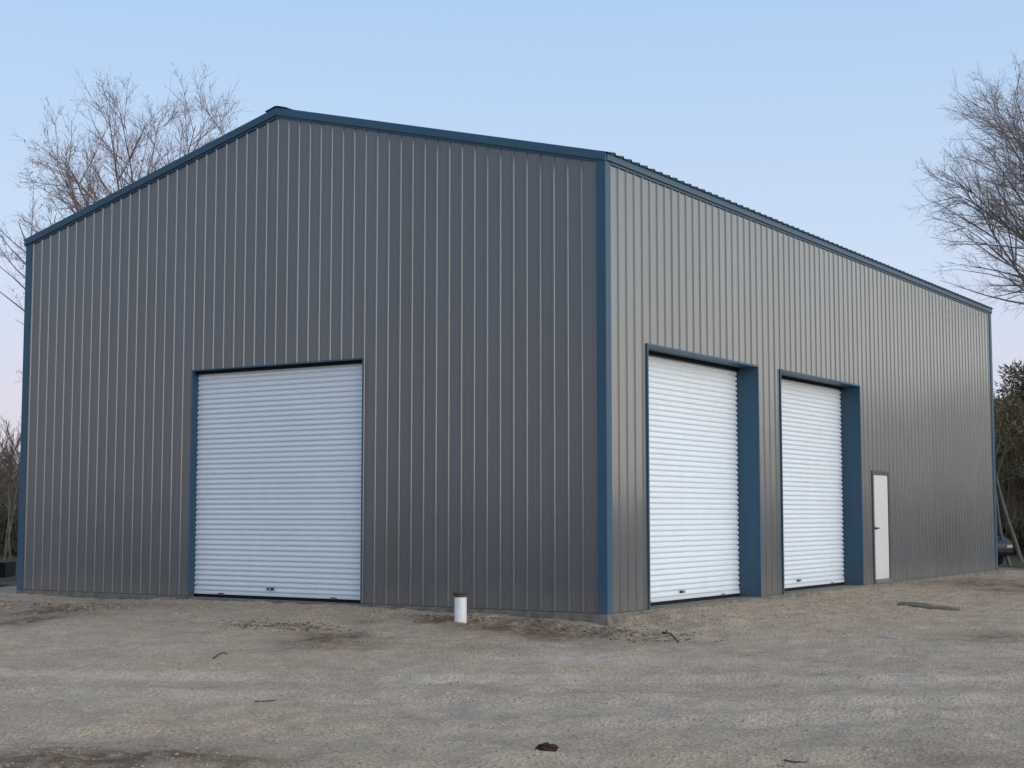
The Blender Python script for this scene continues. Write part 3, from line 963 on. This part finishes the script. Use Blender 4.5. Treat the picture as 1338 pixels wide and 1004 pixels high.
def bare_tree(name, height, spread, seed, base, lean=(0, 0), limbs=9, sub=9, twigs=9, fine=3, fork=0.35, trunk_r=0.2,
              up=0.07, bark='bark', twigm='twig', limb_from=0.25, droop=0.0, bud=False, env=None):
    # env: (centre height, vertical radius) of the rounded crown whose half width is spread
    rg = np.random.default_rng(seed)
    root = empty(name, base)
    tr, rads = grow(rg, (0, 0, -0.3), (lean[0], lean[1], 1), height * 0.93, trunk_r, 0.015, 14, 0.02, 0.035)
    L1, L2, L3, L4, buds = [], [], [], [], []
    golden = 2.4
    az0 = rg.uniform(0, 6.28)
    for i in range(limbs):
        f = limb_from + (0.93 - limb_from) * max(0.0, (i + rg.uniform(-0.3, 0.3)) / max(1, limbs - 1)) ** 0.9
        f = min(max(f, limb_from), 0.97)
        k = f * 14; k0 = min(int(k), 13)
        p = tr[k0] + (tr[k0 + 1] - tr[k0]) * (k - k0)
        rr = rads[k0]
        az = az0 + i * golden + rg.uniform(-0.4, 0.4)
        ang = R(rg.uniform(34, 58)) * (1.05 - 0.35 * f)
        d = np.array([math.cos(az) * math.sin(ang), math.sin(az) * math.sin(ang), math.cos(ang) - droop * (1 - f)])
        ln = spread * (1.15 - 0.55 * f) * rg.uniform(0.85, 1.2)
        if env:
            sc_ = np.array([spread, spread, env[1]])
            P_, D_ = (p - np.array([0, 0, env[0]])) / sc_, d / np.linalg.norm(d) / sc_
            A_, B_, C_ = D_ @ D_, P_ @ D_, P_ @ P_ - 1
            ln = (-B_ + math.sqrt(max(0.02, B_ * B_ - A_ * C_))) / A_ * rg.uniform(0.82, 1.0)
            ln = max(ln, 0.8)
        q, qr = grow(rg, p, d, ln, rr * 0.62 + 0.008, 0.010, 9, up, 0.045)
        L1.append((q, qr))
        for j in range(sub):
            g = rg.uniform(0.15, 1.0)
            m0 = min(int(g * 9), 8)
            pp = q[m0] + (q[m0 + 1] - q[m0]) * (g * 9 - m0)
            t = q[m0 + 1] - q[m0]; t /= np.linalg.norm(t)
            s, sr = grow(rg, pp, side_dir(rg, t, R(rg.uniform(24, 46))), ln * (0.55 - 0.3 * g) * rg.uniform(0.7, 1.3), qr[m0] * 0.62 + 0.004, 0.0055, 6, up * 1.3, 0.055)
            L2.append((s, sr))
            for w in range(twigs):
                h = rg.uniform(0.1, 1.0)
                m1 = min(int(h * 6), 5)
                p2 = s[m1] + (s[m1 + 1] - s[m1]) * (h * 6 - m1)
                t2 = s[m1 + 1] - s[m1]; t2 /= np.linalg.norm(t2)
                wl_ = rg.uniform(0.35, 0.95) * min(1.0, ln / 3.0)
                a_, ar = grow(rg, p2, side_dir(rg, t2, R(rg.uniform(20, 42))), wl_, 0.0054, 0.0026, 4, up * 1.1, 0.06)
                L3.append((a_, ar))
                for z_ in range(fine):
                    e = int(rg.integers(1, 4))
                    t3 = a_[e + 1] - a_[e]; t3 /= np.linalg.norm(t3)
                    L4.append(grow(rg, a_[e], side_dir(rg, t3, R(rg.uniform(25, 55))), wl_ * rg.uniform(0.3, 0.6), 0.0034, 0.0020, 2, up, 0.09))
                if bud and rg.random() < 0.5:
                    for _ in range(2):
                        e = a_[int(rg.integers(1, 5))]
                        buds.append(grow(rg, e, rg.normal(0, 0.4, 3) + np.array([0, 0, -0.8]), rg.uniform(0.05, 0.11), 0.011, 0.007, 2, -0.1, 0.1))
    # extra whips along the leader
    for i in range(limbs * 2):
        k0 = int(rg.integers(int(14 * limb_from) + 1, 14))
        q, qr = grow(rg, tr[k0], side_dir(rg, np.array([0, 0, 1.0]), R(rg.uniform(25, 60))), spread * 0.35 * rg.uniform(0.5, 1.2), 0.014, 0.004, 6, up * 1.5, 0.08)
        L2.append((q, qr))
        for w in range(twigs // 2):
            m1 = int(rg.integers(1, 6))
            t2 = q[m1] - q[m1 - 1]; t2 /= np.linalg.norm(t2)
            L3.append(grow(rg, q[m1], side_dir(rg, t2, R(rg.uniform(25, 50))), rg.uniform(0.3, 0.7), 0.006, 0.003, 4, up, 0.1))
    sweep([(tr, rads)], 9, 'trunk', M[bark], root)
    sweep(L1, 6, 'limbs', M[bark], root)
    sweep(L2, 4, 'branches', M[twigm], root)
    sweep(L3 + L4, 3, 'crown', M[twigm], root)
    if buds:
        sweep(buds, 3, 'buds', M[twigm], root)['kind'] = 'stuff'
    return root

def copy_tree(o, loc, rz, sc):
    c = o.copy(); COL.objects.link(c)
    c.location = loc; c.rotation_euler = (0, 0, rz); c.scale = (sc, sc, sc)
    for ch in o.children:
        d = ch.copy(); COL.objects.link(d); d.parent = c
    return c

# big tree behind the left end, and its smaller neighbours
p = place(178, 45, -0.25)
t1 = bare_tree('bare_tree', 12.0, 4.6, 19, p, limbs=24, sub=13, twigs=9, fine=4, trunk_r=0.22, up=0.035, twigm='twig', bud=True, limb_from=0.28, env=(9.4, 5.0), droop=0.2)
tag(t1, 'large bare tree with reddish twigs rising behind the left roof slope', 'tree')
p = place(285, 52, -0.25)
t3 = bare_tree('bare_tree', 13.2, 2.7, 13, p, limbs=14, sub=9, twigs=7, fine=3, trunk_r=0.14, up=0.05, twigm='twig', bud=True, limb_from=0.4, env=(11.9, 4.0))
tag(t3, 'bare tree whose top twigs show just left of the roof peak', 'tree')
# big tree past the right end
p = place(1440, 44, -0.25)
t4 = bare_tree('bare_tree', 14.2, 4.3, 14, p, limbs=30, sub=14, twigs=10, fine=4, trunk_r=0.17, up=0.0, twigm='twig_dark', limb_from=0.5, droop=0.45, env=(10.9, 4.5))
tag(t4, 'large bare tree with dense grey twigs at the right edge', 'tree')

# ---- the wood behind: slender bare trees
wood = []
for i in range(3):
    tr_ = bare_tree('wood_tree', 9.5, 2.6, 40 + i, (0, 0, 0), limbs=7, sub=5, twigs=5, fine=1, trunk_r=0.06, up=0.10, bark='bark_pale', twigm='brush', limb_from=0.35)
    wood.append(tr_)
rg = random.Random(7)
spots = []
for px, dp, sc in [(1306, 64, 0.5), (1312, 59, 0.48), (1320, 66, 0.55), (1328, 61, 0.5), (1335, 68, 0.55)]:
    spots.append((px, dp, sc, 'slender bare tree in the wood past the far end of the building', 'slender trees in the wood at right'))
for px, dp, sc in [(-6, 52, 0.9), (4, 56, 1.0), (10, 49, 0.85), (16, 60, 0.95), (22, 54, 0.8)]:
    spots.append((px, dp, sc * 0.52, 'slender bare tree in the wood at the left edge', 'slender trees in the wood at left'))
used = [False] * 3
for i, (px, dp, sc, lab, grp) in enumerate(spots):
    p = place(px, dp, 0)
    p.z = gz(p.x, p.y)
    k = i % 3
    if not used[k]:
        o = wood[k]; used[k] = True
        o.location = p; o.rotation_euler = (0, 0, rg.uniform(0, 6.2)); o.scale = (sc, sc, sc)
    else:
        o = copy_tree(wood[k], p, rg.uniform(0, 6.2), sc)
    tag(o, lab, 'tree', grp)

def leaning(px, py_base, depth, dpx, height, r, seed, label):
    p = place(px, depth, 0); p.z = gz(p.x, p.y)
    ln = R_DIR * dpx
    o = bare_tree('leaning_tree', height, 1.4, seed, p, lean=(ln.x, ln.y), limbs=5, sub=3, twigs=3, fine=1, trunk_r=r, up=0.08, bark='bark_pale', twigm='brush', limb_from=0.55)
    tag(o, label, 'tree')
leaning(1318, 738, 46.5, -0.22, 5.5, 0.06, 61, 'leaning pale trunk touching the far right corner of the building')
leaning(1333, 731, 51, -0.20, 6.5, 0.075, 62, 'leaning pale trunk nearest the right edge')
leaning(20, 720, 47, -0.25, 4.6, 0.035, 63, 'thin pale trunk leaning left beside the left corner')
leaning(8, 720, 48, 0.16, 5.0, 0.035, 64, 'thin pale trunk leaning right at the left edge')

# ---- pines
def pine(name, base, height, clumps, seed, label):
    rg = np.random.default_rng(seed)
    root = empty(name, base)
    tr, rads = grow(rg, (0, 0, -0.2), (0.02, 0.01, 1), height, 0.19, 0.03, 10, 0.02, 0.02)
    sweep([(tr, rads)], 8, 'trunk', M['bark'], root)
    br, V = [], []
    for c in range(clumps):
        f = rg.uniform(0.45, 1.0)
        k0 = min(int(f * 10), 9)
        az = rg.uniform(0, 6.28)
        ln = (1.15 - f) * 3.2 * rg.uniform(0.5, 1.1) + 0.25
        q, qr = grow(rg, tr[k0], (math.cos(az), math.sin(az), 0.25), ln, 0.035, 0.01, 5, 0.05, 0.08)
        br.append((q, qr))
        for e in (q[-1], q[-2]):
            n = 110
            dirs = rg.normal(0, 1, (n, 3)); dirs /= np.linalg.norm(dirs, axis=1)[:, None]
            o = e + dirs * rg.random((n, 1)) ** 0.5 * np.array([0.62, 0.62, 0.38])
            d = dirs + rg.normal(0, 0.5, (n, 3)) + np.array([0, 0, 0.4])
            d /= np.linalg.norm(d, axis=1)[:, None]
            s = np.cross(d, rg.normal(0, 1, (n, 3))); s /= np.linalg.norm(s, axis=1)[:, None]
            tri = np.stack([o - s * 0.03, o + s * 0.03, o + d * 0.22], 1)
            V.append(tri.reshape(-1, 3))
    sweep(br, 5, 'limbs', M['bark'], root)
    tri_mesh('crown', np.concatenate(V), M['pine'], root)
    tag(root, label, 'tree')
    return root

def tri_mesh(name, V, m, parent=None):
    n = len(V) // 3
    me = bpy.data.meshes.new(name)
    me.vertices.add(len(V)); me.vertices.foreach_set('co', V.astype(np.float32).ravel())
    me.loops.add(len(V)); me.loops.foreach_set('vertex_index', np.arange(len(V), dtype=np.int32))
    me.polygons.add(n); me.polygons.foreach_set('loop_start', (np.arange(n) * 3).astype(np.int32))
    me.update(calc_edges=True)
    return link_mesh(name, me, m, parent)
pine('pine_tree', place(1349, 56, -0.25), 7.6, 40, 71, 'taller dark pine at the right edge in front of the wood')
pine('pine_tree', place(1322, 60, -0.25), 6.5, 40, 72, 'bushy brownish pine in the middle of the gap right of the building')
pine('pine_tree', place(1300, 64, -0.25), 5.6, 34, 73, 'short pine touching the building edge at the far right')

# ---- undergrowth and far brush
def thicket(name, centres, n, size, hmax, m, seed, label, blade=(0.03, 0.5), upright=0.6):
    """tangle of small stems filling a band of ground"""
    rg = np.random.default_rng(seed)
    c = np.array(centres)
    k = rg.integers(0, len(c), n)
    x = c[k, 0] + rg.normal(0, size, n); y = c[k, 1] + rg.normal(0, size, n)
    hm = hmax * (0.6 + 0.4 * vnoise(x, y, 2.3, seed))
    z = BASE + hm * rg.random(n) ** 1.25
    o = np.stack([x, y, z], 1)
    d = rg.normal(0, 1, (n, 3)); d[:, 2] = np.abs(d[:, 2]) + upright; d /= np.linalg.norm(d, axis=1)[:, None]
    s = np.cross(d, rg.normal(0, 1, (n, 3))); s /= np.linalg.norm(s, axis=1)[:, None]
    ln = blade[1] * rg.uniform(0.5, 1.4, (n, 1))
    V = np.stack([o - s * blade[0], o + s * blade[0], o + d * ln], 1).reshape(-1, 3)
    ob = tri_mesh(name, V, m)
    tag(ob, label, 'brush', kind='stuff')
    return ob
cr = [tuple(place(px, dp))[:2] for px in range(1270, 1560, 14) for dp in (60, 66, 73, 80)]
thicket('bare_thicket', cr, 60000, 1.3, 5.4, M['brush'], 81, 'mass of grey brown bare brush in the wood at right', (0.012, 0.55), 0.9)
thicket('dark_undergrowth', cr, 30000, 1.2, 1.9, M['under'], 82, 'dark undergrowth low in the wood at right', (0.05, 0.25), 0.2)
cl_ = [tuple(place(px, dp))[:2] for px in range(-160, 60, 14) for dp in (52, 58, 65, 72)]
thicket('bare_thicket', cl_, 46000, 1.2, 5.2, M['brush'], 83, 'mass of brown bare brush at the left edge', (0.012, 0.5), 0.9)
thicket('green_undergrowth', cl_, 26000, 1.1, 1.9, M['under'], 84, 'low dark green undergrowth at the left edge', (0.05, 0.25), 0.2)
# the wood goes on round the yard to the right, where the glossy side wall mirrors it
cw, ch = [], []
for i in range(150):
    a = R(2) + R(70) * i / 149
    r = 78 + 8 * math.sin(i * 1.7) + 5 * math.sin(i * 0.61)
    (cw if a < R(21) else ch).append((math.sin(a) * r - 10.2, math.cos(a) * r - 17.9))
thicket('far_woodland', cw, 40000, 2.2, 8.5, M['brush'], 85, 'far wood edge beyond the yard to the right', (0.10, 1.3), 1.0)
thicket('far_hedge', ch, 30000, 2.0, 2.4, M['brush'], 86, 'low far hedge running round the right side of the yard', (0.10, 0.9), 0.8)

# ------------------------------------------------------------------ parked car and trailer, mostly hidden
def make_car(loc, rz):
    root = empty('parked_car', loc, rz)
    tag(root, 'dark parked car mostly hidden behind the far right corner', 'car')
    # lofted lower body, along x (length 4.5)
    prof = [(-2.25, 0.42, 0.78), (-2.15, 0.30, 0.95), (-1.2, 0.25, 1.00), (1.0, 0.25, 0.98), (1.9, 0.28, 0.90), (2.25, 0.38, 0.72)]
    mb = MB()
    vs, fs = [], []
    for (x, zl, zh) in prof:
        w = 0.88 if abs(x) < 2 else 0.80
        vs += [(x, -w * 0.95, zl), (x, -w, (zl + zh) / 2), (x, -w * 0.93, zh), (x, w * 0.93, zh), (x, w, (zl + zh) / 2), (x, w * 0.95, zl)]
    for i in range(len(prof) - 1):
        for k in range(6):
            fs.append((i * 6 + k, i * 6 + (k + 1) % 6, i * 6 + 6 + (k + 1) % 6, i * 6 + 6 + k))
    fs += [tuple(range(5, -1, -1)), tuple(range(len(vs) - 6, len(vs)))]
    mb.add(vs, fs).build('body', M['carpaint'], root, bevel=0.03, sm=40)
    C = [(-2.05, 0.96), (-1.75, 1.45), (0.35, 1.50), (1.15, 0.97)]
    MB().prism(C, lambda p: (p[0], -0.80 + (p[1] - 0.96) * 0.25, p[1]), lambda p: (p[0], 0.80 - (p[1] - 0.96) * 0.25, p[1])).build('cabin', M['carpaint'], root, bevel=0.03)
    for s in (-1, 1):
        f = lambda o_: (lambda p: (p[0], s * (0.80 - (p[1] - 0.96) * 0.25 + o_), p[1]))
        for q in ([(-1.85, 1.02), (-1.62, 1.38), (-0.65, 1.42), (-0.65, 1.02)], [(-0.57, 1.02), (-0.57, 1.42), (0.28, 1.43), (0.92, 1.02)]):
            MB().prism(q, f(-0.01), f(0.006)).build('window', M['glass'], root)
        for x in (-1.4, 1.4):
            wr = empty('wheel', (x, s * 0.80, 0.32), 0, root)
            MB().lathe([(0.20, -0.1), (0.31, -0.09), (0.33, 0), (0.31, 0.09), (0.20, 0.1)], 20).build('tyre', M['tyre'], wr, sm=40)
            MB().lathe([(0.20, -0.07), (0.20, 0.08), (0.05, 0.09)], 14).build('rim', M['silver'], wr)
            wr.rotation_euler = (math.pi / 2, 0, 0)
        for x, m in ((2.19, 'lens'), (-2.21, 'lens')):
            MB().box(x - 0.05, x + 0.06, s * 0.62 - 0.12, s * 0.62 + 0.12, 0.56, 0.68).build('lamp', M[m], root, bevel=0.015)
    MB().box(2.20, 2.30, -0.75, 0.75, 0.42, 0.50).build('bumper', M['tyre'], root, bevel=0.02)
    MB().box(-2.30, -2.20, -0.75, 0.75, 0.42, 0.50).build('bumper', M['tyre'], root, bevel=0.02)
    return root
p = place(1231, 48, 0); p.z = gz(p.x, p.y)
make_car(p, math.atan2(R_DIR.y, R_DIR.x) - 1.15)

p = place(-14, 32.5, 0); p.z = gz(p.x, p.y)
tl = empty('utility_trailer', p, math.atan2(R_DIR.y, R_DIR.x) + 0.12)
tag(tl, 'low black utility trailer with a pale top rail at the left edge', 'trailer')
MB().box(-0.95, 0.52, -0.55, 0.55, 0.20, 0.52).build('bed', M['rubber'], tl, bevel=0.01)
MB().box(-0.97, 0.40, -0.575, -0.552, 0.495, 0.535).build('rail', M['silver'], tl)
MB().box(0.25, 0.37, -0.60, -0.56, 0.02, 0.40).build('post', plain('pale_post', (0.22, 0.23, 0.26), 0.6), tl, bevel=0.005)
for s in (-1, 1):
    wr = empty('wheel', (-0.25, s * 0.62, 0.24), 0, tl)
    MB().lathe([(0.14, -0.08), (0.23, -0.07), (0.24, 0), (0.23, 0.07), (0.14, 0.08)], 20).build('tyre', M['tyre'], wr, sm=40)
    wr.rotation_euler = (math.pi / 2, 0, 0)
